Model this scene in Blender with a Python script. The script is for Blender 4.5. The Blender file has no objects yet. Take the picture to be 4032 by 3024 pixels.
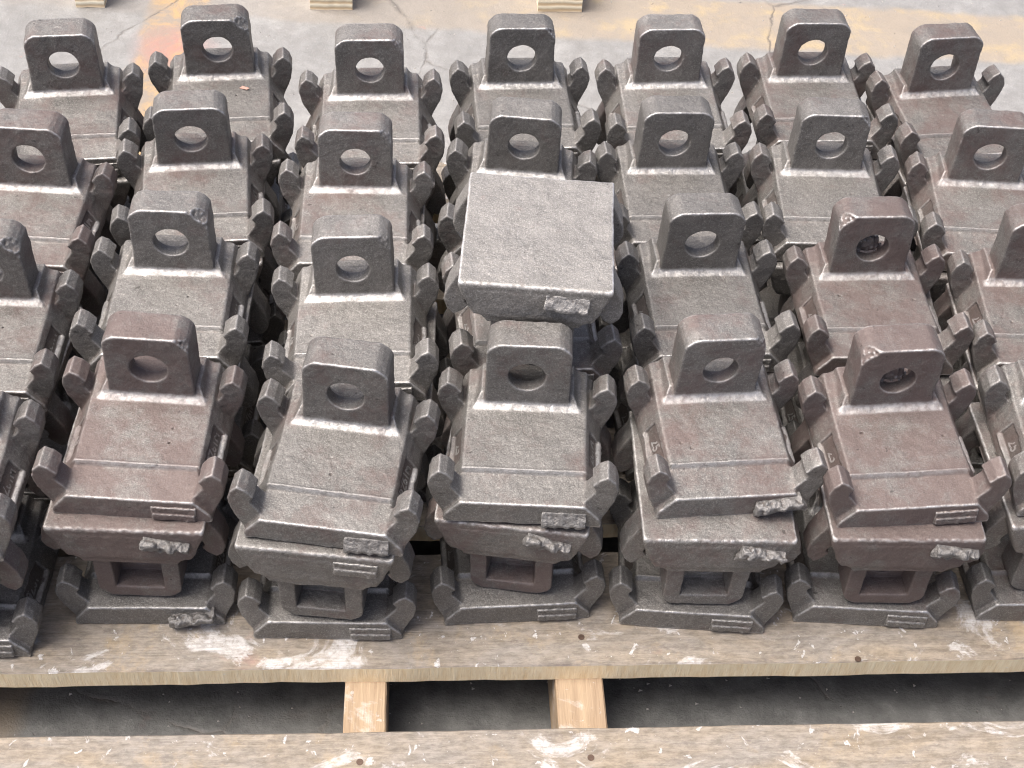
import bpy, math, random
import numpy as np
from mathutils import Matrix, Vector

R = math.radians
sc = bpy.context.scene
col = sc.collection
rng = random.Random(7)

# ---------------------------------------------------------------- camera
cam_d = bpy.data.cameras.new('camera')
cam = bpy.data.objects.new('camera', cam_d)
col.objects.link(cam)
cam_d.sensor_width = 36.0
cam_d.lens = 5441.03 / 4032 * 36.0
cam_d.clip_start = 0.05
cam_d.clip_end = 200
cam.matrix_world = (Matrix.Translation((0, 0, 1.28244)) @ Matrix.Rotation(math.pi / 2 - 0.81119, 4, 'X')
                    @ Matrix.Rotation(0.05928, 4, 'Z'))
sc.camera = cam

# ---------------------------------------------------------------- sky, sun, exposure
SUN_EL, SUN_AZ = R(67), R(-100)          # azimuth measured from +Y (behind the stacks), towards the left
w = bpy.data.worlds.new('World')
sc.world = w
w.use_nodes = True
nt = w.node_tree
bg = nt.nodes['Background']
sky = nt.nodes.new('ShaderNodeTexSky')
sky.sky_type = 'NISHITA'
sky.sun_disc = False
sky.sun_elevation = SUN_EL
sky.sun_rotation = SUN_AZ
sky.air_density = 0.45
sky.dust_density = 6.0
sky.ozone_density = 0.6
nt.links.new(sky.outputs[0], bg.inputs['Color'])
bg.inputs['Strength'].default_value = 0.135
sl = bpy.data.lights.new('sun', 'SUN')
sl.energy = 1.9
sl.angle = R(40)
sl.color = (1.0, 0.955, 0.90)
sun = bpy.data.objects.new('sun', sl)
col.objects.link(sun)
sd = Vector((math.sin(SUN_AZ) * math.cos(SUN_EL), math.cos(SUN_AZ) * math.cos(SUN_EL), math.sin(SUN_EL)))
sun.rotation_euler = sd.to_track_quat('Z', 'Y').to_euler()
sun.location = sd * 5
sc.view_settings.view_transform = 'Standard'
sc.view_settings.look = 'None'
sc.view_settings.exposure = 1.02
sc.view_settings.gamma = 1.0
sc.cycles.filter_width = 1.15
sc.cycles.max_bounces = 5
sc.cycles.diffuse_bounces = 2
sc.cycles.glossy_bounces = 2

# ---------------------------------------------------------------- node helpers
class NT:
    def __init__(s, name):
        s.m = bpy.data.materials.new(name); s.m.use_nodes = True
        s.t = s.m.node_tree; s.b = s.t.nodes['Principled BSDF']
    def n(s, typ, **kw):
        o = s.t.nodes.new(typ)
        for k, v in kw.items():
            if k.startswith('i_'):
                key = k[2:].replace('_', ' ')
                o.inputs[key].default_value = v
            else: setattr(o, k, v)
        return o
    def l(s, a, b): s.t.links.new(a, b)
    def noise(s, vec, scale, detail=4, rough=0.55, dist=0.0, out='Fac'):
        o = s.n('ShaderNodeTexNoise'); o.inputs['Scale'].default_value = scale
        o.inputs['Detail'].default_value = detail; o.inputs['Roughness'].default_value = rough
        o.inputs['Distortion'].default_value = dist
        if vec is not None: s.l(vec, o.inputs['Vector'])
        return o.outputs[out]
    def ramp(s, fac, stops):
        o = s.n('ShaderNodeValToRGB'); cr = o.color_ramp
        while len(cr.elements) < len(stops): cr.elements.new(0.5)
        for e, (p, c) in zip(cr.elements, stops):
            e.position = p; e.color = (c, c, c, 1) if not isinstance(c, tuple) else (*c, 1)
        s.l(fac, o.inputs[0]); return o.outputs[0]
    def mix(s, fac, a, b, mode='MIX'):
        o = s.n('ShaderNodeMix', data_type='RGBA', blend_type=mode)
        for inp, v in ((o.inputs[0], fac), (o.inputs[6], a), (o.inputs[7], b)):
            if isinstance(v, (int, float)): inp.default_value = v
            elif isinstance(v, tuple): inp.default_value = (*v, 1)
            else: s.l(v, inp)
        return o.outputs[2]
    def math(s, op, a, b=None, clamp=False):
        o = s.n('ShaderNodeMath', operation=op, use_clamp=clamp)
        for i, v in ((0, a), (1, b)):
            if v is None: continue
            if isinstance(v, (int, float)): o.inputs[i].default_value = v
            else: s.l(v, o.inputs[i])
        return o.outputs[0]
    def bump(s, h, dist, strength=1.0, normal=None):
        o = s.n('ShaderNodeBump'); o.inputs['Distance'].default_value = dist; o.inputs['Strength'].default_value = strength
        s.l(h, o.inputs['Height'])
        if normal is not None: s.l(normal, o.inputs['Normal'])
        return o.outputs[0]

def iron(name, fresh=False):
    m = NT(name)
    tc = m.n('ShaderNodeTexCoord').outputs['Object']
    at = m.n('ShaderNodeAttribute', attribute_type='OBJECT', attribute_name='tone')
    mp = m.n('ShaderNodeVectorMath', operation='MULTIPLY_ADD')
    m.l(tc, mp.inputs[0]); mp.inputs[1].default_value = (1, 1, 1)
    sv = m.n('ShaderNodeVectorMath', operation='SCALE'); m.l(at.outputs['Vector'], sv.inputs[0]); sv.inputs['Scale'].default_value = 9.0
    m.l(sv.outputs[0], mp.inputs[2]); v = mp.outputs[0]
    tone = m.n('ShaderNodeSeparateXYZ'); m.l(at.outputs['Vector'], tone.inputs[0])
    wear = m.n('ShaderNodeAttribute', attribute_type='GEOMETRY', attribute_name='wear').outputs['Fac']
    pol = m.n('ShaderNodeAttribute', attribute_type='GEOMETRY', attribute_name='polish').outputs['Fac']
    grain = m.noise(v, 650, 3, 0.7)
    grain2 = m.noise(v, 300, 4, 0.72)
    blot = m.noise(v, 26, 7, 0.7)
    base = m.mix(m.ramp(blot, [(0.3, 0.0), (0.72, 1.0)]), (0.152, 0.147, 0.137), (0.245, 0.236, 0.220))
    base = m.mix(m.ramp(grain2, [(0.34, 0.0), (0.64, 1.0)]), m.mix(1.0, base, (0.70, 0.69, 0.69), 'MULTIPLY'), base)
    base = m.mix(m.math('MULTIPLY', m.ramp(grain, [(0.51, 0.0), (0.64, 1.0)]), 0.45), base, (0.42, 0.41, 0.39))
    # maroon rust patches; tone.x says how rusty this piece is
    rn = m.noise(v, 17, 8, 0.74)
    rn2 = m.math('ADD', rn, m.math('MULTIPLY', m.math('SUBTRACT', tone.outputs[0], 0.55), 0.38))
    rf = m.math('MULTIPLY', m.ramp(rn2, [(0.46, 0.0), (0.64, 1.0)]), 0.64)
    base = m.mix(rf, base, (0.140, 0.094, 0.085))
    speck = m.ramp(m.noise(v, 110, 5, 0.8), [(0.66, 0.0), (0.74, 1.0)])
    base = m.mix(m.math('MULTIPLY', speck, 0.35), base, (0.13, 0.06, 0.05))
    dark = m.ramp(m.noise(v, 130, 2, 0.5), [(0.71, 0.0), (0.76, 1.0)])
    base = m.mix(m.math('MULTIPLY', dark, 0.6), base, (0.035, 0.03, 0.028))
    if fresh:
        base = m.mix(m.ramp(grain2, [(0.35, 0.0), (0.7, 1.0)]), (0.12, 0.115, 0.11), (0.24, 0.232, 0.222))
    wn = m.math('MULTIPLY', wear, m.math('MULTIPLY', m.ramp(m.noise(v, 34, 3, 0.6), [(0.28, 0.40), (0.58, 1.0)]), m.ramp(m.noise(v, 190, 3, 0.7), [(0.30, 0.25), (0.58, 1.0)])), clamp=True)
    pn = m.math('MULTIPLY', pol, m.ramp(m.noise(v, 160, 3, 0.6), [(0.32, 0.35), (0.62, 1.0)]))
    shine = m.math('MAXIMUM', wn, pn, clamp=True)
    base = m.mix(m.math('MULTIPLY', shine, 0.82), base, (0.72, 0.715, 0.70))
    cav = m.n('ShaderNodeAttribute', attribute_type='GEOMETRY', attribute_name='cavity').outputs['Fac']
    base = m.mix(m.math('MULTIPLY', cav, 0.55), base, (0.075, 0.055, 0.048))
    bs = m.n('ShaderNodeHueSaturation'); m.l(base, bs.inputs['Color'])
    m.l(m.math('ADD', 0.86, m.math('MULTIPLY', tone.outputs[1], 0.28)), bs.inputs['Value'])
    m.l(bs.outputs[0], m.b.inputs['Base Color'])
    m.l(m.math('ADD', 0.42, m.math('MULTIPLY', shine, 0.45), clamp=True), m.b.inputs['Metallic'])
    ro = m.math('SUBTRACT', m.math('ADD', 0.50, m.math('MULTIPLY', rf, 0.22)), m.math('MULTIPLY', shine, 0.2))
    ro = m.math('ADD', ro, m.math('MULTIPLY', m.math('SUBTRACT', grain2, 0.5), 0.3), clamp=True)
    m.l(ro, m.b.inputs['Roughness'])
    h = m.math('ADD', m.math('MULTIPLY', grain, 0.5), grain2)
    nb = m.bump(h, 0.0011 if not fresh else 0.0018, 0.7)
    nb = m.bump(m.noise(v, 85, 5, 0.7), 0.0009, 0.35, nb)
    m.l(nb, m.b.inputs['Normal'])
    return m.m

def wood(name, kind):
    m = NT(name)
    tc = m.n('ShaderNodeTexCoord').outputs['Object']
    def sc_(v, s3):
        o = m.n('ShaderNodeVectorMath', operation='MULTIPLY'); m.l(v, o.inputs[0]); o.inputs[1].default_value = s3; return o.outputs[0]
    oi = m.n('ShaderNodeObjectInfo').outputs['Random']
    off = m.n('ShaderNodeVectorMath', operation='ADD'); m.l(tc, off.inputs[0])
    cmb = m.n('ShaderNodeCombineXYZ'); m.l(m.math('MULTIPLY', oi, 13.0), cmb.inputs[0]); m.l(m.math('MULTIPLY', oi, 7.0), cmb.inputs[1]); m.l(cmb.outputs[0], off.inputs[1])
    v = off.outputs[0]
    g = m.noise(sc_(v, (5, 75, 75)), 1.0, 6, 0.62, 1.2)
    g2 = m.noise(sc_(v, (18, 420, 420)), 1.0, 4, 0.6)
    if kind == 'edge':
        g = m.noise(sc_(v, (260, 40, 30)), 1.0, 4, 0.7)
        base = m.mix(m.ramp(g, [(0.3, 0.0), (0.7, 1.0)]), (0.74, 0.58, 0.35), (0.90, 0.79, 0.56))
        st = m.ramp(m.noise(sc_(v, (14, 14, 14)), 1.0, 5, 0.7), [(0.68, 0.0), (0.72, 1.0)])
        base = m.mix(m.math('MULTIPLY', st, 0.75), base, (0.42, 0.19, 0.12))
        st = m.ramp(m.noise(sc_(v, (120, 260, 260)), 1.0, 3, 0.7), [(0.67, 0.0), (0.72, 1.0)])
        base = m.mix(m.math('MULTIPLY', st, 0.7), base, (0.8, 0.78, 0.74))
        h = g; dist = 0.0015
    elif kind == 'ply':
        wv = m.n('ShaderNodeTexWave', wave_type='BANDS', bands_direction='Z'); m.l(v, wv.inputs['Vector'])
        wv.inputs['Scale'].default_value = 26; wv.inputs['Distortion'].default_value = 1.6; wv.inputs['Detail'].default_value = 3
        base = m.mix(m.ramp(wv.outputs['Fac'], [(0.1, 0.0), (0.8, 1.0)]), (0.66, 0.52, 0.34), (0.88, 0.82, 0.64))
        h = wv.outputs['Fac']; dist = 0.001
    else:
        fresh = kind == 'beam'
        c1, c2 = ((0.28, 0.20, 0.13), (0.42, 0.32, 0.21)) if fresh else ((0.220, 0.188, 0.146), (0.335, 0.288, 0.222))
        base = m.mix(m.ramp(g, [(0.3, 0.0), (0.72, 1.0)]), c1, c2)
        base = m.mix(m.ramp(g2, [(0.35, 0.0), (0.7, 0.35)]), base, m.mix(1.0, base, (0.6, 0.55, 0.5), 'MULTIPLY'))
        if not fresh:
            grime = m.ramp(m.noise(sc_(v, (7, 16, 16)), 1.0, 7, 0.66, 0.6), [(0.36, 0.0), (0.62, 0.85)])
            base = m.mix(grime, base, (0.238, 0.222, 0.202))
            tex = m.ramp(m.noise(sc_(v, (60, 150, 150)), 1.0, 7, 0.78, 0.2), [(0.38, 0.0), (0.60, 1.0)])
            base = m.mix(tex, m.mix(1.0, base, (0.70, 0.68, 0.65), 'MULTIPLY'), m.mix(1.0, base, (1.18, 1.16, 1.14), 'MULTIPLY'))
            yel = m.ramp(m.noise(sc_(v, (9, 9, 9)), 1.0, 8, 0.75, 0.3), [(0.56, 0.0), (0.72, 0.5)])
            base = m.mix(yel, base, (0.46, 0.34, 0.18))
            dk = m.ramp(m.noise(sc_(v, (30, 55, 55)), 1.0, 6, 0.75), [(0.56, 0.0), (0.70, 0.8)])
            base = m.mix(dk, base, (0.125, 0.105, 0.095))
            red = m.ramp(m.noise(sc_(v, (4, 6, 6)), 1.0, 5, 0.7), [(0.64, 0.0), (0.72, 0.5)])
            base = m.mix(red, base, (0.36, 0.21, 0.165))
        # white paint splashes
        w1 = m.noise(sc_(v, (9, 13, 13)), 1.0, 8, 0.66, 0.9)
        p1 = m.ramp(w1, [(0.56, 0.0), (0.60, 0.75), (0.64, 1.0)])
        w2 = m.noise(sc_(v, (75, 60, 75)), 1.0, 4, 0.6, 0.5)
        p2 = m.ramp(w2, [(0.635, 0.0), (0.665, 1.0)])
        w3 = m.noise(sc_(v, (260, 260, 260)), 1.0, 2, 0.6)
        p3 = m.math('MULTIPLY', m.ramp(w3, [(0.71, 0.0), (0.73, 1.0)]), m.ramp(m.noise(v, 9, 2), [(0.4, 0.0), (0.6, 1.0)]))
        p = m.math('MAXIMUM', m.math('MAXIMUM', p1, p2), p3)
        p = m.math('MULTIPLY', p, m.math('MULTIPLY', m.ramp(g2, [(0.30, 0.45), (0.55, 1.0)]), m.ramp(m.noise(v, 120, 5, 0.75), [(0.35, 0.25), (0.55, 1.0)])))
        if fresh: p = m.math('MULTIPLY', p, 0.55)
        base = m.mix(m.math('MULTIPLY', p, 0.9), base, (0.60, 0.59, 0.58))
        h = m.math('ADD', m.math('ADD', g, m.math('MULTIPLY', g2, 0.5)), m.math('MULTIPLY', p, 0.3)); dist = 0.0018
    m.l(base, m.b.inputs['Base Color'])
    m.b.inputs['Roughness'].default_value = 0.72
    m.l(m.bump(h, dist, 0.8), m.b.inputs['Normal'])
    return m.m

def floor_mat():
    m = NT('worn_concrete')
    v = m.n('ShaderNodeTexCoord').outputs['Object']
    sx = m.n('ShaderNodeSeparateXYZ'); 
    wob = m.noise(v, 9, 5, 0.6, out='Color')
    wv = m.n('ShaderNodeVectorMath', operation='MULTIPLY_ADD'); m.l(wob, wv.inputs[0]); wv.inputs[1].default_value = (0.05, 0.05, 0); m.l(v, wv.inputs[2])
    m.l(wv.outputs[0], sx.inputs[0]); X, Y = sx.outputs[0], sx.outputs[1]
    n1 = m.noise(v, 5, 8, 0.7, 0.1); n2 = m.noise(v, 30, 8, 0.75, 0.0); n3 = m.noise(v, 300, 3, 0.7)
    base = m.mix(m.ramp(n1, [(0.3, 0.0), (0.7, 1.0)]), (0.205, 0.207, 0.203), (0.315, 0.314, 0.305))
    base = m.mix(m.ramp(n2, [(0.42, 0.5), (0.6, 0.0)]), base, (0.17, 0.166, 0.158))
    base = m.mix(m.ramp(n3, [(0.6, 0.0), (0.75, 0.5)]), base, (0.46, 0.45, 0.44))
    def band(c, lo, hi, soft):
        a = m.n('ShaderNodeMapRange', interpolation_type='SMOOTHSTEP'); m.l(c, a.inputs[0]); a.inputs[1].default_value = lo - soft; a.inputs[2].default_value = lo + soft
        b = m.n('ShaderNodeMapRange', interpolation_type='SMOOTHSTEP'); m.l(c, b.inputs[0]); b.inputs[1].default_value = hi - soft; b.inputs[2].default_value = hi + soft
        return m.math('SUBTRACT', a.outputs[0], b.outputs[0])
    b1 = band(Y, 2.245, 2.405, 0.012)
    b1 = m.math('MULTIPLY', b1, m.ramp(n2, [(0.25, 0.65), (0.5, 1.0)]))
    xr = m.n('ShaderNodeMapRange'); m.l(X, xr.inputs[0]); xr.inputs[1].default_value = -0.7; xr.inputs[2].default_value = 0.25
    b1m = m.math('MULTIPLY', b1, m.math('ADD', 0.35, m.math('MULTIPLY', xr.outputs[0], 0.45)))
    tan = m.mix(m.ramp(m.noise(v, 14, 7, 0.65, 0.2), [(0.50, 0.0), (0.66, 0.8)]), (0.30, 0.25, 0.19), (0.42, 0.32, 0.17))
    tan = m.mix(xr.outputs[0], (0.24, 0.215, 0.185), tan)
    base = m.mix(b1m, base, tan)
    XS = m.math('ADD', X, m.math('MULTIPLY', m.math('SUBTRACT', Y, 2.0), 0.052))
    b2 = m.math('MULTIPLY', band(XS, -0.672, -0.565, 0.012), band(Y, 0.2, 2.7, 0.02))
    tan2 = m.mix(m.ramp(m.noise(v, 13, 6, 0.7, 0.5), [(0.47, 0.0), (0.6, 1.0)]), (0.26, 0.215, 0.17), (0.42, 0.28, 0.13))
    base = m.mix(m.math('MULTIPLY', b2, 0.85), base, tan2)
    pk = m.n('ShaderNodeVectorMath', operation='DISTANCE'); m.l(wv.outputs[0], pk.inputs[0]); pk.inputs[1].default_value = (-0.615, 2.13, 0.0)
    pkf = m.math('MULTIPLY', m.ramp(pk.outputs['Value'], [(0.02, 0.6), (0.09, 0.0)]), m.ramp(n2, [(0.35, 0.2), (0.55, 1.0)]))
    base = m.mix(m.math('MULTIPLY', pkf, 0.8), base, (0.46, 0.17, 0.14))
    rs = m.ramp(m.noise(v, 11, 6, 0.7), [(0.66, 0.0), (0.72, 0.6)])
    base = m.mix(rs, base, (0.38, 0.2, 0.17))
    pallet_shade = m.math('MULTIPLY', band(Y, -1.5, 1.15, 0.06), m.ramp(n2, [(0.2, 1.0), (0.62, 0.80), (0.72, 0.25)]))  # shade under the pallet painted into the concrete colour, mottled by noise
    base = m.mix(pallet_shade, base, m.mix(m.ramp(n2, [(0.35, 0.0), (0.65, 1.0)]), (0.060, 0.062, 0.060), (0.115, 0.116, 0.110)))
    base = m.mix(m.math('MULTIPLY', m.math('MULTIPLY', b2, pallet_shade), 0.6), base, (0.17, 0.135, 0.095))
    vo = m.n('ShaderNodeTexVoronoi', feature='DISTANCE_TO_EDGE'); vo.inputs['Scale'].default_value = 1.9; m.l(wv.outputs[0], vo.inputs['Vector'])
    cr = m.math('MULTIPLY', m.ramp(vo.outputs['Distance'], [(0.0, 1.0), (0.006, 0.0)]), m.ramp(n1, [(0.45, 0.0), (0.55, 0.8)]))
    base = m.mix(cr, base, (0.12, 0.11, 0.10))
    pit = m.ramp(m.noise(v, 70, 3, 0.6), [(0.70, 0.0), (0.74, 0.7)])
    base = m.mix(pit, base, (0.13, 0.12, 0.115))
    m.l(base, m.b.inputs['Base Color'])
    m.l(m.ramp(n2, [(0.3, 0.5), (0.7, 0.8)]), m.b.inputs['Roughness'])
    h = m.math('SUBTRACT', m.math('ADD', n2, m.math('MULTIPLY', n3, 0.25)), m.math('MULTIPLY', m.math('MAXIMUM', cr, pit), 0.8))
    m.l(m.bump(h, 0.004, 0.6), m.b.inputs['Normal'])
    return m.m

def flat(name, c, rough=0.7, metal=0.0):
    m = NT(name); v = m.n('ShaderNodeTexCoord').outputs['Object']
    m.l(m.mix(m.noise(v, 300, 4, 0.7), tuple(x * 0.5 for x in c), tuple(min(1, x * 1.4) for x in c)), m.b.inputs['Base Color'])
    m.b.inputs['Roughness'].default_value = rough; m.b.inputs['Metallic'].default_value = metal
    return m.m

IRON, FRESH = iron('cast_iron'), iron('fractured_iron', True)
BOARD, BEAM, EDGE, PLY, FLOOR = wood('weathered_board', 'board'), wood('beam_wood', 'beam'), wood('sawn_edge', 'edge'), wood('block_wood', 'ply'), floor_mat()
NAIL = flat('nail_steel', (0.12, 0.08, 0.06), 0.5, 0.6)
CHIP = flat('rust_flake', (0.55, 0.30, 0.24), 0.8)

# ---------------------------------------------------------------- signed distance tools
L, W = 0.1775, 0.160
H = 0.1645
f32 = np.float32

def interp_mat(n, step, cell, ph):
    t = np.arange(n) * step / cell + ph
    i = np.floor(t).astype(int); f = t - i; f = f * f * (3 - 2 * f)
    M = np.zeros((n, i.max() + 2), f32); r = np.arange(n)
    M[r, i] = 1 - f; M[r, i + 1] += f
    return M
def vnoise(shape, step, cell, rs):
    A = [interp_mat(n, step, cell, rs.rand()) for n in shape]
    g = rs.rand(*[a.shape[1] for a in A]).astype(f32) * 2 - 1
    g = np.tensordot(A[0], g, (1, 0)); g = np.tensordot(g, A[1], (1, 1)).transpose(0, 2, 1)
    return np.tensordot(g, A[2], (2, 1))
def smin(a, b, k):
    h = np.maximum(k - np.abs(a - b), 0) / k
    return np.minimum(a, b) - h * h * k * 0.25
def smax(a, b, k): return -smin(-a, -b, k)
def box(X, Y, Z, lo, hi, r=0.002):
    c = [(a + b) / 2 for a, b in zip(lo, hi)]; s = [(b - a) / 2 - r for a, b in zip(lo, hi)]
    q = [np.abs(P - cc) - ss for P, cc, ss in zip((X, Y, Z), c, s)]
    out = np.sqrt(sum(np.maximum(k, 0) ** 2 for k in q)) + np.minimum(np.maximum(np.maximum(q[0], q[1]), q[2]), 0)
    return out - r
def poly2d(P, Q, pts):
    v = np.array(pts, f32); d = (P - v[0, 0]) ** 2 + (Q - v[0, 1]) ** 2; s = np.ones(np.broadcast(P, Q).shape, f32)
    for i in range(len(v)):
        a, b = v[i], v[i - 1]; e = b - a
        wx, wy = P - a[0], Q - a[1]
        t = np.clip((wx * e[0] + wy * e[1]) / (e @ e), 0, 1)
        d = np.minimum(d, (wx - e[0] * t) ** 2 + (wy - e[1] * t) ** 2)
        c1, c2, c3 = Q >= a[1], Q < b[1], e[0] * wy > e[1] * wx
        fl = (c1 & c2 & c3) | (~c1 & ~c2 & ~c3)
        s = np.where(fl, -s, s)
    return s * np.sqrt(d)

def surface_nets(D, org, st):
    n = np.array(D.shape); ins = D < 0
    c = np.zeros(n - 1, np.int8)
    for i in (0, 1):
        for j in (0, 1):
            for k in (0, 1):
                c += ins[i:n[0] - 1 + i, j:n[1] - 1 + j, k:n[2] - 1 + k]
    idx = np.argwhere((c > 0) & (c < 8)); lut = -np.ones(n - 1, np.int32); lut[tuple(idx.T)] = np.arange(len(idx))
    acc = np.zeros((len(idx), 3), f32); cnt = np.zeros(len(idx), f32)
    for ax in range(3):
        o = [a for a in range(3) if a != ax]
        for u in (0, 1):
            for v in (0, 1):
                off = np.zeros(3, int); off[o[0]] = u; off[o[1]] = v
                p = idx + off; q = p.copy(); q[:, ax] += 1
                a, b = D[tuple(p.T)], D[tuple(q.T)]; mk = (a < 0) != (b < 0)
                t = a[mk] / (a[mk] - b[mk]); pos = off[None].repeat(mk.sum(), 0).astype(f32); pos[:, ax] += t
                acc[mk] += pos; cnt[mk] += 1
    V = idx + acc / cnt[:, None]
    F = []
    for ax in range(3):
        o1, o2 = (ax + 1) % 3, (ax + 2) % 3
        s0 = [slice(1, m - 1) for m in n]; s0[ax] = slice(0, n[ax] - 1); s1 = list(s0); s1[ax] = slice(1, n[ax])
        a, b = ins[tuple(s0)], ins[tuple(s1)]
        for (mk, flip) in ((a & ~b, False), (~a & b, True)):
            p = np.argwhere(mk) + [1 if i != ax else 0 for i in range(3)]
            e1 = np.zeros(3, int); e1[o1] = 1; e2 = np.zeros(3, int); e2[o2] = 1
            q = [lut[tuple((p - e1 - e2).T)], lut[tuple((p - e2).T)], lut[tuple(p.T)], lut[tuple((p - e1).T)]]
            if flip: q = q[::-1]
            F.append(np.stack(q, 1))
    return V, np.concatenate(F)

def sample(G, V):
    m = np.array(G.shape[:3]) - 2
    i = np.clip(np.floor(V).astype(int), 0, m); f = (V - i).astype(f32); out = 0
    for a in (0, 1):
        for b in (0, 1):
            for c in (0, 1):
                wt = (f[:, 0] if a else 1 - f[:, 0]) * (f[:, 1] if b else 1 - f[:, 1]) * (f[:, 2] if c else 1 - f[:, 2])
                g = G[i[:, 0] + a, i[:, 1] + b, i[:, 2] + c]
                out = out + (wt[:, None] * g if g.ndim > 1 else wt * g)
    return out

def build(D, org, st, owners=None):
    """mesh arrays: verts, quads, normals, curvature, owner per vertex"""
    V, F = surface_nets(D, org, st)
    G = np.stack(np.gradient(D), -1)
    for _ in range(2):
        d = sample(D, V); g = sample(G, V); g2 = (g * g).sum(1) + 1e-12
        V = V - np.clip((d / g2), -.6, .6)[:, None] * g
    N = sample(G, V); N /= np.linalg.norm(N, axis=1)[:, None] + 1e-9
    Gn = G / (np.linalg.norm(G, axis=-1, keepdims=True) + 1e-9)
    div = sum(np.gradient(Gn[..., i], axis=i) for i in range(3)) / st
    k = sample(div, V)
    own = None
    if owners is not None:
        own = np.argmin(np.stack([sample(o, V) for o in owners], 1), 1)
    return V * st + org, F, N, k, own

def to_mesh(name, V, F, N, attrs, mat):
    used = np.unique(F); m = -np.ones(len(V), np.int64); m[used] = np.arange(len(used))
    V, N, F = V[used], N[used], m[F]
    me = bpy.data.meshes.new(name)
    me.vertices.add(len(V)); me.vertices.foreach_set('co', V.astype(f32).ravel())
    me.loops.add(F.size); me.loops.foreach_set('vertex_index', F.astype(np.int32).ravel())
    me.polygons.add(len(F)); me.polygons.foreach_set('loop_start', np.arange(0, F.size, 4, dtype=np.int32))
    me.polygons.foreach_set('use_smooth', np.ones(len(F), bool))
    me.update(calc_edges=True)
    for k, a in attrs.items():
        at = me.attributes.new(k, 'FLOAT', 'POINT'); at.data.foreach_set('value', a[used].astype(f32))
    me.normals_split_custom_set_from_vertices([tuple(x) for x in N.tolist()])
    me.materials.append(mat)
    return me

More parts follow.
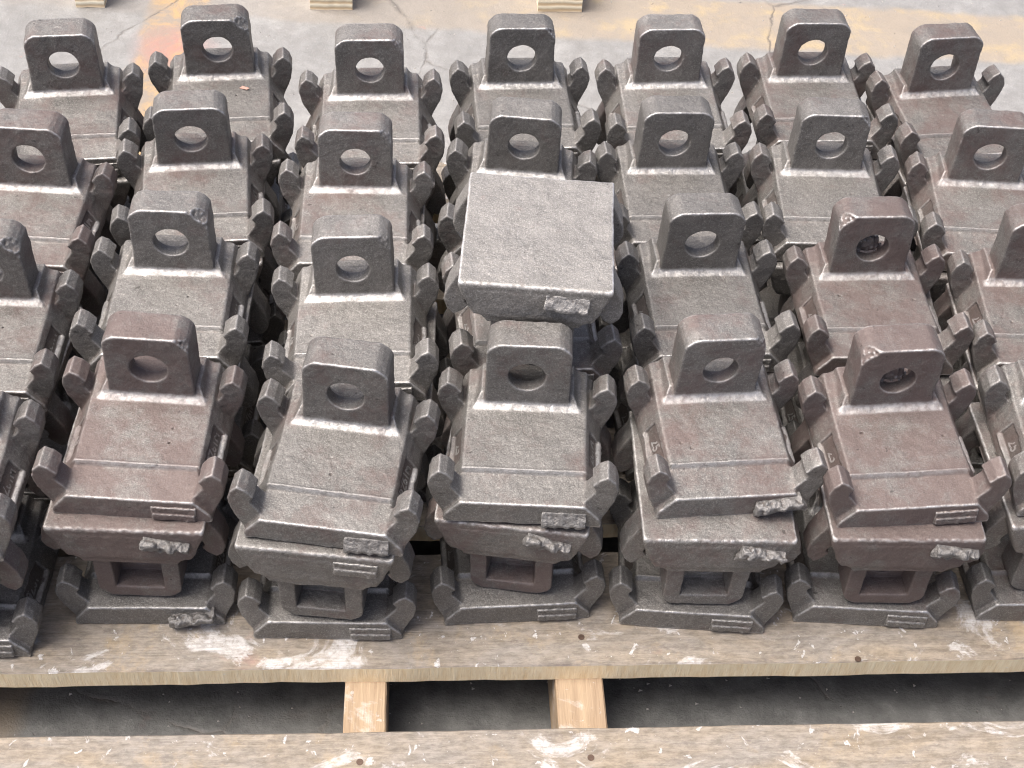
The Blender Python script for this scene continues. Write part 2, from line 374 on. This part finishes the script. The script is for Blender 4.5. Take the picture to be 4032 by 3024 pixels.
# ---------------------------------------------------------------- the casting as a signed distance field
CLAW = [(.0600, .006), (.0805, .006), (.0922, .032), (.0952, .048), (.0918, .0590), (.0840, .0672), (.0760, .0625), (.0690, .0535),
        (.0724, .0485), (.0718, .0440), (.0636, .0322), (.0600, .0280)]
CLOG = {15: (-.004, .078)}
def casting_field(seed, chip):
    rs = np.random.RandomState(seed)
    st = 0.00125; org = np.array([-.099, -.004, -.004])
    n = (np.array([.198, .186, .1375]) / st).astype(int) + 1
    x = (org[0] + np.arange(n[0]) * st).astype(f32)[:, None, None]
    y = (org[1] + np.arange(n[1]) * st).astype(f32)[None, :, None]
    z = (org[2] + np.arange(n[2]) * st).astype(f32)[None, None, :]
    ax = np.abs(x)
    # body
    s = np.clip((y - .0375) / .003, 0, 1)
    zt = .0292 + y * .10 + s * .0040 + np.clip(y - .04, 0, 1) * (-.055) + np.clip((y - .112) / .05, 0, 1) * .0035
    lip = .0010 * np.exp(-((y - .0405) / .0016) ** 2)
    zt = zt + lip
    hh = zt - .009
    fl = ((ax - .0797) * hh + (z - .009) * .0167) / np.sqrt(hh * hh + .0167 ** 2)
    d = smax(fl, ax - .0800 - 0 * y, .003)
    d = smax(d, z - zt, .0019)
    d = smax(d, -z + 0 * x, .0025)
    d = smax(d, -y + (z - .015) * .03, .0019)
    d = smax(d, y - L, .005)
    # recessed name panels in the flanks
    rec = np.maximum(np.maximum(np.abs(y - .079) - .0235, np.abs(z - .0225) - .0085), -(fl + .0026) * 1.0)
    d = smax(d, -rec, .0012)
    lip2 = np.maximum(np.maximum(np.abs(y - .079) - .0245, np.abs(z - .0128) - .0012), np.abs(fl) - .0018)
    d = smin(d, lip2, .0015)
    # plinth under the lug with its sloping skirt
    sk = np.maximum(ax - (.0565 - np.clip(z - .040, 0, .05) * .55), z - (.0458 + np.clip((.064 - ax) * .55, 0, .0085)))
    sk = np.maximum(sk * .85, np.maximum((.1210 - y) * .72 + (z - .0412) * .72 + .0, y - L + .0008))
    sk = np.maximum(sk, (.1185 - y))
    sk = np.maximum(sk, .012 - z)
    d = smin(d, sk, .0040)
    # saddles between lug and rear claws
    sad = np.maximum(np.maximum(ax - .0685, .150 - y), np.maximum(z - .0445 + np.clip(ax - .060, 0, 1), y - L + .003))
    sad = np.maximum(sad, .012 - z)
    d = smin(d, sad, .003)
    body = d
    # lug
    shx = (z - .05) * rs.uniform(-.018, .018); hx, hz = rs.uniform(-.001, .001), rs.uniform(-.0008, .0008)
    pl = poly2d(x + shx + 0 * z, z + 0 * x, [(-.0452, .02), (.0452, .02), (.0440, .1140), (.0433, .1180), (.0405, .1222), (.0350, .1264), (.0305, .1285), (.0275, .1288), (-.0275, .1288), (-.0315, .1282), (-.0365, .1256), (-.0412, .1214), (-.0434, .1175), (-.0440, .1130)])
    dep = np.maximum(.1262 - y, y - .1640 - np.clip(z - .05, 0, 1) * .02)
    lug = smax(pl, dep, .0018)
    bore = np.sqrt((x - hx) ** 2 + (z - .0842 - hz) ** 2) - .0190
    bore = np.maximum(bore, .10 - y)
    bore = np.maximum(bore, y - .17)
    tap = np.clip(.167 - y, 0, .03)
    pk = np.maximum(np.maximum(ax - .0262 + tap * .10, np.maximum(.0550 - z + 0 * tap, z - .1135 + tap * .12)), .1425 - y)
    lug = smax(lug, -bore, .0016)
    lug = smax(lug, -pk, .0020)
    if seed in CLOG:
        nb = vnoise(n, st, .005, rs) * .003 + vnoise(n, st, .0024, rs) * .0015
        cx, cz = CLOG[seed]
        blob = (np.sqrt(((x - cx) / .017) ** 2 + ((y - .146) / .007) ** 2 + ((z - cz) / .013) ** 2) - 1) * .009 + nb
        lug = smin(lug, blob, .002)
    if chip:
        nz = vnoise(n, st, .0032, rs) * .0014 + vnoise(n, st, .008, rs) * .0016
        sgn = chip[0]
        cp = ((sgn * x - chip[1]) * .62 + (z - chip[2]) * .55 + (chip[3] - y) * .55) + nz
        lug = smax(lug, cp * .9, .0012)
    # claws
    cy = [(.0078, .0330), (.1305, .1560)]
    pc = poly2d(ax + 0 * z, z + 0 * ax, CLAW)
    claws = [smax(pc, np.abs(y - (a + b) / 2) - (b - a) / 2 - np.clip((.05 - z), 0, .04) * .02, .0016) for a, b in cy]
    # cut the lug's front line: a narrow crease where the face meets the plinth
    full = smin(body, claws[0], .0026)
    full = smin(full, claws[1], .0026)
    full = smin(full, lug, .0016)
    lo = vnoise(n, st, .035, rs) * .0007
    mid = vnoise(n, st, .011, rs) * .00038
    hi = vnoise(n, st, .0042, rs) * .00026
    full = full + lo + mid + hi
    # a few blow holes
    for _ in range(4):
        c = np.array([rs.uniform(-.05, .05), rs.uniform(.01, .115), .039 - rs.uniform(0, .003)])
        r = rs.uniform(.0010, .0018)
        full = np.maximum(full, -(np.sqrt((x - c[0]) ** 2 + (y - c[1]) ** 2 + (z - c[2]) ** 2) - r))
    rgt = x > 0
    big = f32(1)
    own = [np.broadcast_to(body, tuple(n)), lug]
    for q in claws:
        own.append(np.where(x < 0, q, big) + .0010); own.append(np.where(x > 0, q, big) + .0010)
    return full.astype(f32), org, st, own

PART_NAMES = ['base_block', 'lug', 'claw', 'claw', 'claw', 'claw']
VARIANTS = []
CH = [None, (1, .0350, .1240, .1290), (1, .0310, .1240, .1310), None, (-1, .0345, .1240, .1300), (1, .0330, .1225, .1330), (1, .0360, .1240, .1290)]
for vi in range(7):
    D, org, st, own = casting_field(11 + vi, CH[vi])
    V, F, N, k, ow = build(D, org, st, own)
    zf = np.clip(V[:, 2] * 9 - .15, .45, 1)
    zf = np.where((V[:, 1] < .007) & (V[:, 2] > .012), 1.0, zf)
    up = zf * np.clip(N[:, 2] * 1.3 + .15, .2, 1) * np.clip(.55 - N[:, 1], .3, 1)
    up = np.where(V[:, 2] < .005, .85, up)
    wear = np.clip((k - 165) / 220, 0, 1) * up
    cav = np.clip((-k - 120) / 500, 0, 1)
    # the cast fillet in front of the lug is rubbed bright
    fx = np.clip((.058 - np.abs(V[:, 0])) / .003, 0, 1) * np.clip((V[:, 1] - .1175) / .002, 0, 1) * np.clip((.1275 - V[:, 1]) / .0015, 0, 1)
    fx *= np.clip((V[:, 2] - .0385) / .001, 0, 1) * np.clip((.0515 - V[:, 2]) / .001, 0, 1) * np.clip(N[:, 2] * 3, 0, 1)
    rdg = np.clip(1 - np.abs(V[:, 1] - .0395) / .0024, 0, 1) * (np.abs(V[:, 0]) < .0615) * (N[:, 2] > .5)
    pol = np.maximum(fx * .62, rdg * .4)
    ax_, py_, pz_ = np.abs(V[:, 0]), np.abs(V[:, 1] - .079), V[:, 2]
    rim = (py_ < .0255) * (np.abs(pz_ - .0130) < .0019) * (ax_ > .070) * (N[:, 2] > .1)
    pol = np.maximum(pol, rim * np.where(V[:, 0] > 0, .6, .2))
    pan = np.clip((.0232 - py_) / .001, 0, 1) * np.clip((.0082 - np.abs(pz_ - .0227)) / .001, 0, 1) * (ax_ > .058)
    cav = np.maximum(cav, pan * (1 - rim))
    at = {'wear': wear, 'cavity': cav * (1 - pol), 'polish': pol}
    fo = ow[F]; fo = np.sort(fo, 1)[:, 1]
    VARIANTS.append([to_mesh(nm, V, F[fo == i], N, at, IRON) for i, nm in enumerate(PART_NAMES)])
    del D, own

def stub_mesh(seed, kind):
    rs = np.random.RandomState(seed); st = .0008
    lo = np.array([-.030, -.016, -.018]); n = (np.array([.060, .034, .036]) / st).astype(int)
    x = (lo[0] + np.arange(n[0]) * st).astype(f32)[:, None, None]; y = (lo[1] + np.arange(n[1]) * st).astype(f32)[None, :, None]; z = (lo[2] + np.arange(n[2]) * st).astype(f32)[None, None, :]
    if kind == 'neat':
        d = box(x, y, z, (-.0225, -.0030, -.0095), (.0225, .006, .0095), .0012)
        d = smin(d, box(x, y, z, (-.0215, -.0048, -.0088), (.0215, .006, .0012), .0014), .0012)
        d = d + vnoise(n, st, .005, rs) * .0005 + vnoise(n, st, .0022, rs) * .0004
    elif kind == 'layer':
        d = box(x, y, z, (-.0225, -.0085, -.0085), (.0225, .006, .0080), .0012)
        d = np.maximum(d, (-(y + .0055) + (z - .001) * .55) * .9)
        d = d + vnoise(n, st, .0060, rs) * .0013 + vnoise(n, st, .0022, rs) * .0005
    else:
        d = box(x, y, z, (-.0240, -.0125, -.0100), (.0235, .006, .0100), .0010)
        d = np.maximum(d, (-(y + .0075) - (z + .001) * .75 + x * .06) * .85)
        nz = vnoise(n, st, .0085, rs) * .0032 + vnoise(n, st, .0042, rs) * .0018 + vnoise(n, st, .0020, rs) * .0006
        d = d + nz * np.clip((-y + .001) / .006, .15, 1)
    V, F, N, k, _ = build((d + 0 * (x + y + z)).astype(f32), lo, st)
    wear = np.clip((k - 200) / 600, 0, 1) * (.5 if kind == 'neat' else .22)
    pol = np.zeros(len(V)) if kind == 'neat' else np.clip((-V[:, 1] - .003) / .003, 0, .10)
    return to_mesh('gate_stub', V, F, N, {'wear': wear, 'cavity': np.clip((-k - 150) / 500, 0, 1), 'polish': pol}, FRESH if kind != 'neat' else IRON)
STUB = {'neat': [stub_mesh(1, 'neat'), stub_mesh(2, 'neat')], 'layer': [stub_mesh(3, 'layer'), stub_mesh(4, 'layer')], 'rough': [stub_mesh(5, 'rough'), stub_mesh(6, 'rough')]}

def text_mesh(s, size):
    cu = bpy.data.curves.new('lettering', 'FONT'); cu.body = s; cu.size = size; cu.extrude = .0009; cu.bevel_depth = .0002
    cu.align_x = 'CENTER'; cu.align_y = 'CENTER'; cu.space_character = 0.98; cu.offset = .0001
    o = bpy.data.objects.new('tmp', cu); col.objects.link(o)
    me = bpy.data.meshes.new_from_object(o.evaluated_get(bpy.context.evaluated_depsgraph_get()))
    bpy.data.objects.remove(o); me.name = 'lettering'
    me.materials.clear(); me.materials.append(IRON)
    a = me.attributes.new('wear', 'FLOAT', 'POINT'); a.data.foreach_set('value', np.full(len(me.vertices), .35, f32))
    return me
TXT_R, TXT_L = text_mesh('9Z61M', .0142), text_mesh('25', .0155)

# ---------------------------------------------------------------- placing castings
# flank frame: text lies on the recessed face
def flank_matrix(sgn):
    slope = math.atan2(.0245, .0167)
    u = Vector((0, sgn, 0))
    nrm = Vector((sgn * math.sin(slope), 0, math.cos(slope)))
    vdir = nrm.cross(u)
    M = Matrix((( u.x, vdir.x, nrm.x, 0), (u.y, vdir.y, nrm.y, 0), (u.z, vdir.z, nrm.z, 0), (0, 0, 0, 1)))
    # a point on the flank at z=.0225
    px = .0797 - (.0225 - .009) * .0167 / .0255
    p = Vector((sgn * px, .079, .0225)) - nrm * .0024
    M.translation = p
    return M
FM = {1: flank_matrix(1), -1: flank_matrix(-1)}

def part(name, me, parent, tone, M=None):
    o = bpy.data.objects.new(name, me); col.objects.link(o); o.parent = parent
    if M is not None: o.matrix_local = M
    o['tone'] = tone
    return o

def casting(x, y, a, roll, pitch, z, flipped, variant, stubs, tone, label, group):
    """stubs = (near-edge kind, tilt) for the front end and the rear end"""
    e = bpy.data.objects.new('iron_casting', None); col.objects.link(e); e.empty_display_size = .02
    T = Matrix.Translation((x, y, z)) @ Matrix.Rotation(a, 4, 'Z') @ Matrix.Translation((0, .09, 0)) @ Matrix.Rotation(pitch, 4, 'X') @ Matrix.Rotation(roll, 4, 'Y') @ Matrix.Translation((0, -.09, 0))
    if flipped: T = T @ Matrix.Translation((0, L, 0)) @ Matrix.Rotation(math.pi, 4, 'X')
    e.matrix_world = T
    e['label'] = label; e['category'] = 'iron casting'
    if group: e['group'] = group
    for nm, me in zip(PART_NAMES, VARIANTS[variant]): part(nm, me, e, tone)
    for end in (0, 1):
        kind, tilt, dx, dz = stubs[end]
        me = STUB[kind][rng.randrange(2)]
        if end == 0: M = Matrix.Translation((.0425 + dx, .001, .0125 + dz)) @ Matrix.Rotation(R(tilt), 4, 'Y')
        else: M = Matrix.Translation((.0300 + dx, L - .001, .0200 + dz)) @ Matrix.Rotation(math.pi, 4, 'X') @ Matrix.Rotation(R(tilt), 4, 'Y')
        part('gate_stub', me, e, tone, M)
    part('lettering', TXT_R, e, tone, FM[1]); part('lettering', TXT_L, e, tone, FM[-1])
    return e

# where the top castings stand: x, y, turn, roll, pitch
TOP = {
 'A4': (-0.57829, 1.37432, 0.19, 0.0101, 0.010), 'B4': (-0.39202, 1.43012, 0.16717, 0.0026, 0.0143), 'B3': (-0.38679, 1.23649, 0.17052, 0.0045, 0.03),
 'B2': (-0.38572, 1.0404, 0.06927, 0.0262, -0.02), 'B1': (-0.37371, 0.84599, 0.01744, 0.027, 0.03), 'C1': (-0.17812, 0.82224, -0.06419, 0.022, 0.0),
 'C2': (-0.17174, 1.01659, 0.08125, -0.0317, -0.0163), 'C3': (-0.19566, 1.20819, 0.085, 0.0141, -0.025), 'C4': (-0.19598, 1.40411, 0.10397, -0.0085, 0.0084),
 'D1': (0.01812, 0.86379, 0.00197, -0.0218, -0.0186), 'D4': (0.0037, 1.45084, 0.13078, -0.0018, -0.0236), 'E4': (0.19959, 1.47141, 0.11268, -0.013, -0.0012),
 'F4': (0.39499, 1.50636, 0.10385, -0.0013, -0.0162), 'E3': (0.19888, 1.2835, 0.11591, 0.0145, -0.0197), 'F3': (0.38714, 1.29748, 0.03551, -0.016, -0.0157),
 'G4': (0.58203, 1.49091, 0.17326, -0.015, -0.03), 'G3': (0.5815, 1.2931, -0.00244, -0.0076, -0.0185), 'E2': (0.2248, 1.09403, 0.12675, 0.0127, -0.0094),
 'F2': (0.42021, 1.10435, 0.08606, -0.0175, -0.035), 'E1': (0.23471, 0.89525, 0.15197, 0.0187, 0.025), 'F1': (0.42156, 0.89529, 0.11935, -0.03, 0.025),
 'D3': (-0.00601, 1.25805, -0.01016, 0.0193, 0.03), 'A3': (-0.58945, 1.17416, 0.028, 0.022, -0.02), 'A2': (-0.57688, 0.97539, 0.05173, 0.0189, 0.0),
 'A1': (-0.5644, 0.7776, 0.05, 0.0, 0.0), 'G2': (0.60811, 1.10875, 0.02, -0.02, -0.025), 'G1': (0.61235, 0.91767, 0.05, 0.0, 0.0), 'D2': (0.02535, 1.05663, 0.15036, 0.03, 0.0177)}
MID = {'B1': (-0.37977, 0.82734, 0.03791, 0.0114, -0.003), 'C1': (-0.18707, 0.81265, -0.0424, 0.0085, -0.0025), 'D1': (0.00714, 0.86103, -0.07576, -0.02, 0.015),
       'E1': (0.22196, 0.85926, 0.06801, 0.0106, 0.0034), 'F1': (0.41608, 0.8743, 0.05491, -0.0135, -0.0027), 'A1': (-0.574, 0.768, 0.05, 0, 0), 'G1': (0.606, 0.905, 0.08, 0, 0)}
BOT = {'B1': (-0.37551, 0.82671, 0.06866, 0, 0), 'C1': (-0.18169, 0.82156, 0.05401, 0, 0), 'D1': (0.02187, 0.85797, 0.1278, 0, 0),
       'E1': (0.21272, 0.86148, -0.00193, 0, 0), 'F1': (0.40734, 0.88074, 0.00943, 0, 0), 'A1': (-0.57163, 0.77313, 0.05, 0, 0), 'G1': (0.6125, 0.902, 0.09, 0, 0)}
VAR = {'A4': 3, 'B4': 2, 'C4': 1, 'D4': 6, 'E4': 0, 'F4': 0, 'G4': 0, 'A3': 3, 'B3': 0, 'C3': 1, 'D3': 3, 'E3': 0, 'F3': 6, 'G3': 0,
       'A2': 2, 'B2': 2, 'C2': 1, 'E2': 0, 'F2': 4, 'G2': 1, 'D2': 0, 'A1': 0, 'B1': 6, 'C1': 3, 'D1': 0, 'E1': 1, 'F1': 4, 'G1': 3}
RUST = {'A4': .55, 'B4': .5, 'C4': .45, 'D4': .25, 'E4': .55, 'F4': .6, 'G4': .65, 'A3': .75, 'B3': .5, 'C3': .5, 'D3': .35, 'E3': .3, 'F3': .4, 'G3': .6,
        'A2': .55, 'B2': .35, 'C2': .3, 'E2': .35, 'F2': .8, 'G2': .7, 'D2': .5, 'A1': .6, 'B1': .85, 'C1': .5, 'D1': .45, 'E1': .6, 'F1': .9, 'G1': .6}
NEAT = ('neat', 0, 0, 0)
TSTUB = {'B1': ('neat', 1, 0, 0), 'C1': ('layer', -3, .002, .001), 'D1': ('layer', 0, 0, 0), 'E1': ('rough', -6, .004, .001), 'F1': ('neat', -2, 0, 0)}
MSTUB = {'B1': ('rough', 12, .010, .002), 'C1': ('neat', 1, .012, -.002), 'D1': ('rough', 17, .008, 0), 'E1': ('rough', 13, .014, .001), 'F1': ('rough', 12, .020, 0)}
BSTUB = {'B1': ('rough', -7, .006, -.0005), 'C1': ('neat', 0, .003, 0), 'D1': ('neat', 0, 0, 0), 'E1': ('neat', 1, 0, 0), 'F1': ('neat', 1, 0, 0)}

COLN = {'A': 'leftmost', 'B': 'second from left', 'C': 'third from left', 'D': 'middle column', 'E': 'third from right', 'F': 'second from right', 'G': 'rightmost'}
LOOK = {'A4': 'grey casting, lug top rusty at its left', 'B4': 'casting with jagged bright right shoulder on its lug', 'C4': 'casting with chipped bright lug corner', 'D4': 'dark grey casting with scuffed lug corner',
        'E4': 'casting with rusty lug top', 'F4': 'maroon-tinged casting showing floor through its hole', 'G4': 'rusty casting turned towards the right',
        'A3': 'maroon-tinged casting cut by the left edge', 'B3': 'grey casting with small pits on its lug top', 'C3': 'grey casting with slightly nicked lug top', 'D3': 'dark casting behind the upside-down plate',
        'E3': 'plain grey casting beside the upside-down plate', 'F3': 'grey casting with nicked right lug corner', 'G3': 'reddish casting near the right edge',
        'A2': 'casting cut by the left edge with torn lug corner', 'B2': 'grey casting with crumbled right lug corner', 'C2': 'clean dark grey casting with chipped lug', 'D2': 'casting half hidden under the upside-down plate',
        'E2': 'grey casting right of the upside-down plate', 'F2': 'maroon casting with rough left lug edge', 'G2': 'casting cut by the right edge', 'A1': 'casting whose lug is outside the left edge',
        'B1': 'maroon casting with scuffed lug corner', 'C1': 'casting sloping down to its right, square lug', 'D1': 'straight casting with dark open hole in its lug', 'E1': 'casting with a jagged broken stub on its front edge',
        'F1': 'rusty maroon casting with clogged hole', 'G1': 'casting cut off by the right edge'}
G1_, G2_, G3_ = 'upright castings topping the stacks', 'upside-down castings in the middle of the stacks', 'upright castings standing on the pallet'
for key, (x, y, a, ro, pi) in TOP.items():
    c, r = key[0], int(key[1])
    wc = COLN[c]; rowt = {1: 'front row', 2: 'second row', 3: 'third row', 4: 'back row'}[r]
    tone = (RUST[key], rng.random(), rng.random() * 3)
    if key in BOT: bx, by, ba, br, bp = BOT[key]
    else: bx, by, ba, br, bp = x + rng.uniform(-.006, .006), y - .008 + rng.uniform(-.004, .004), a + rng.uniform(-.05, .05), 0, 0
    casting(bx, by, ba, 0, 0, 0.0006, False, rng.randrange(6), (BSTUB.get(key, NEAT), NEAT), (rng.uniform(.15, .45), rng.random() * .4, rng.random() * 3),
            'dark casting on the pallet at the bottom of its stack, %s, %s' % (wc, rowt), G3_)
    if key in MID: mx, my, ma, mr, mp = MID[key]
    else: mx, my, ma, mr, mp = x + rng.uniform(-.006, .006), y - .009 + rng.uniform(-.004, .004), a + rng.uniform(-.05, .05), 0, 0
    casting(mx, my, ma, mr, mp, H, True, rng.randrange(6), (NEAT, MSTUB.get(key, NEAT)), ({'A': .8, 'B': .9, 'C': .35, 'D': .7, 'E': .5, 'F': .95, 'G': .6}[c] if r == 1 else rng.uniform(.3, .75), rng.random() * .6, rng.random() * 3),
            'upside-down casting midway up its stack, %s, %s' % (wc, rowt), G2_)
    casting(x, y, a, ro, pi, H + .0012, False, VAR[key], (TSTUB.get(key, NEAT), NEAT), tone,
            '%s, %s, %s' % (LOOK[key], wc, rowt), G1_)
casting(0.01815, 1.0421, -0.00916, 0.0134, 0.021, 2 * H + .002, True, 0, (NEAT, ('layer', 3, .004, -.002)), (.16, 1.9, 1.3),
        'casting lying upside down, its broad flat square plate facing up', None)

# ---------------------------------------------------------------- pallet
PA = R(4.85)
def tag(o, label=None, cat=None, group=None, kind=None):
    for k, v in (('label', label), ('category', cat), ('group', group), ('kind', kind)):
        if v: o[k] = v
    return o
def board_mesh(name, lx, ly, lz, mats, seg=0.02, amp=.0012, seed=0, edge_front=False):
    """box with wavy long edges; front faces may take the second material"""
    rs = np.random.RandomState(seed); nx = max(2, int(lx / seg))
    xs = np.linspace(-lx / 2, lx / 2, nx + 1)
    b = .0016
    prof = [(0, -lz), (0, -b), (b, 0), (ly - b, 0), (ly, -b), (ly, -lz)]
    def w(): 
        a = np.cumsum(rs.randn(nx + 1)) ; a -= np.linspace(a[0], a[-1], nx + 1); return amp * a / (np.abs(a).max() + 1e-6) + rs.randn(nx + 1) * amp * .12
    wf, wb, wt, wl = w(), w(), w() * .3, w() * .6
    V, F, mi = [], [], []
    for i, x in enumerate(xs):
        for (py, pz) in prof:
            V.append((x, py + (wf[i] if py < ly / 2 else wb[i]), pz + (wt[i] * 0 if pz > -lz / 2 else wl[i])))
    k = len(prof)
    for i in range(nx):
        for j in range(k):
            a, b2 = i * k + j, i * k + (j + 1) % k
            F.append((a, b2, b2 + k, a + k)[::-1]); mi.append(1 if (edge_front and j in (0, 4)) else 0)
    F.append(tuple(range(k))); mi.append(1 if edge_front else 0)
    F.append(tuple(range(nx * k, nx * k + k))[::-1]); mi.append(1 if edge_front else 0)
    me = bpy.data.meshes.new(name); me.from_pydata(V, [], F)
    for m in mats: me.materials.append(m)
    me.polygons.foreach_set('material_index', mi); me.update()
    return me
pal = bpy.data.objects.new('wooden_pallet', None); col.objects.link(pal)
pal.matrix_world = Matrix.Translation((0, .8010, 0)) @ Matrix.Rotation(PA, 4, 'Z')
tag(pal, 'paint-splashed wooden pallet carrying all the iron castings', 'pallet')
def pp(name, me, x, y, z, parent=pal, rz=0):
    o = bpy.data.objects.new(name, me); col.objects.link(o); o.parent = parent
    o.matrix_local = Matrix.Translation((x, y, z)) @ Matrix.Rotation(rz, 4, 'Z'); return o
TH = .027
ys = [(-.1955, .121), (0.0, .150), (.190, .150), (.385, .150), (.575, .150), (.765, .110)]
for i, (yy, ly) in enumerate(ys):
    b = pp('board', board_mesh('board', 1.62, ly, TH, [BOARD, EDGE], seed=i + 3, edge_front=True, amp=.0020), .02, yy, 0)
for bx, wd in ((-.139, .0455), (.0925, .0520), (-.80, .05), (.80, .05), (.46, .0)):
    if wd == 0: continue
    me = board_mesh('stringer', 1.08, wd, .084, [BEAM], seed=int(bx * 100) + 200, amp=.0008)
    pp('stringer', me, bx + wd / 2, .345, -TH - .0003, rz=math.pi / 2)
# nails sunk in the boards
def disc(r, h, n=14):
    V = [(r * math.cos(t * 2 * math.pi / n), r * math.sin(t * 2 * math.pi / n), zz) for zz in (0, h) for t in range(n)]
    F = [tuple(range(n))[::-1], tuple(range(n, 2 * n))] + [(i, (i + 1) % n, n + (i + 1) % n, n + i) for i in range(n)]
    me = bpy.data.meshes.new('nail_head'); me.from_pydata(V, [], F); me.materials.append(NAIL); return me
nm = disc(.0036, .0006)
inv = pal.matrix_world.inverted()
for (wx, wy) in ((.092, .843), (.394, .836), (-.131, .679), (.103, .699)):
    p = inv @ Vector((wx, wy, 0)); pp('nail_head', nm, p.x, p.y, .0)

# blocks of another pallet behind
bd = bpy.data.objects.new('far_pallet', None); col.objects.link(bd)
bd.matrix_world = Matrix.Translation((-.38, 2.262, -.1185)) @ Matrix.Rotation(R(5.3), 4, 'Z')
tag(bd, 'edge of another pallet on pale blocks at the top of the photo', 'pallet')
for x, wd in ((-.438, .052), (.003, .078), (.430, .083)):
    me = board_mesh('block', wd, .30, .100, [PLY], seg=.01, amp=.0006, seed=int(x * 50) + 90)
    pp('block', me, x, 0, .100, parent=bd)
me = board_mesh('board', 1.9, .10, .02, [BOARD, EDGE], seed=77, edge_front=True)
pp('board', me, .1, 0.16, .1203, parent=bd)

# ---------------------------------------------------------------- floor
def floor():
    n = 60; S = 12
    me = bpy.data.meshes.new('floor')
    xs = np.concatenate([[-60, -20, -6], np.linspace(-2, 2, 41), [6, 20, 60]]); ysl = np.concatenate([[-60, -20, -4], np.linspace(0, 4, 41), [8, 20, 60]])
    V = [(x, y, 0.0) for y in ysl for x in xs]; k = len(xs)
    F = [(j * k + i, j * k + i + 1, (j + 1) * k + i + 1, (j + 1) * k + i) for j in range(len(ysl) - 1) for i in range(k - 1)]
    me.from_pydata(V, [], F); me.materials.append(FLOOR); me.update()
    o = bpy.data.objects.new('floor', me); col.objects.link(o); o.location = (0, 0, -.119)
    o['kind'] = 'structure'; return o
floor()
# a small rust flake lying on one casting
me = bpy.data.meshes.new('rust_flake'); me.from_pydata([(0, 0, 0), (.011, -.004, .001), (.014, -.001, .0015), (.004, .004, .001), (.006, 0, .003)], [], [(0, 1, 4), (1, 2, 4), (2, 3, 4), (3, 0, 4), (3, 2, 1, 0)]); me.materials.append(CHIP)
o = bpy.data.objects.new('rust_flake', me); col.objects.link(o); o.location = (-.385, 1.533, H + .0425)
tag(o, 'small pale pink flake lying before the lug with the jagged shoulder', 'flake')

# grit and small chips lying on the concrete
gr = random.Random(5); GV, GF = [], []
for i in range(420):
    if i < 170: gx, gy = gr.uniform(-.6, .65), gr.uniform(.70, .92)
    else: gx, gy = gr.uniform(-1.1, 1.1), gr.uniform(1.75, 2.5)
    q = gr.uniform(.0008, .0026); b = len(GV)
    for vx, vy, vz in ((1, 0, 0), (-.5, .8, 0), (-.6, -.7, 0), (0, 0, .8), (.3, .3, -.3)):
        GV.append((gx + vx * q * gr.uniform(.6, 1.4), gy + vy * q * gr.uniform(.6, 1.4), -.119 + vz * q))
    GF += [(b, b + 1, b + 3), (b + 1, b + 2, b + 3), (b + 2, b, b + 3), (b + 1, b, b + 4), (b + 2, b + 1, b + 4), (b, b + 2, b + 4)]
me = bpy.data.meshes.new('grit'); me.from_pydata(GV, [], GF)
me.materials.append(flat('grit_stone', (0.42, 0.40, 0.37), 0.8))
o = bpy.data.objects.new('grit', me); col.objects.link(o); o['kind'] = 'stuff'
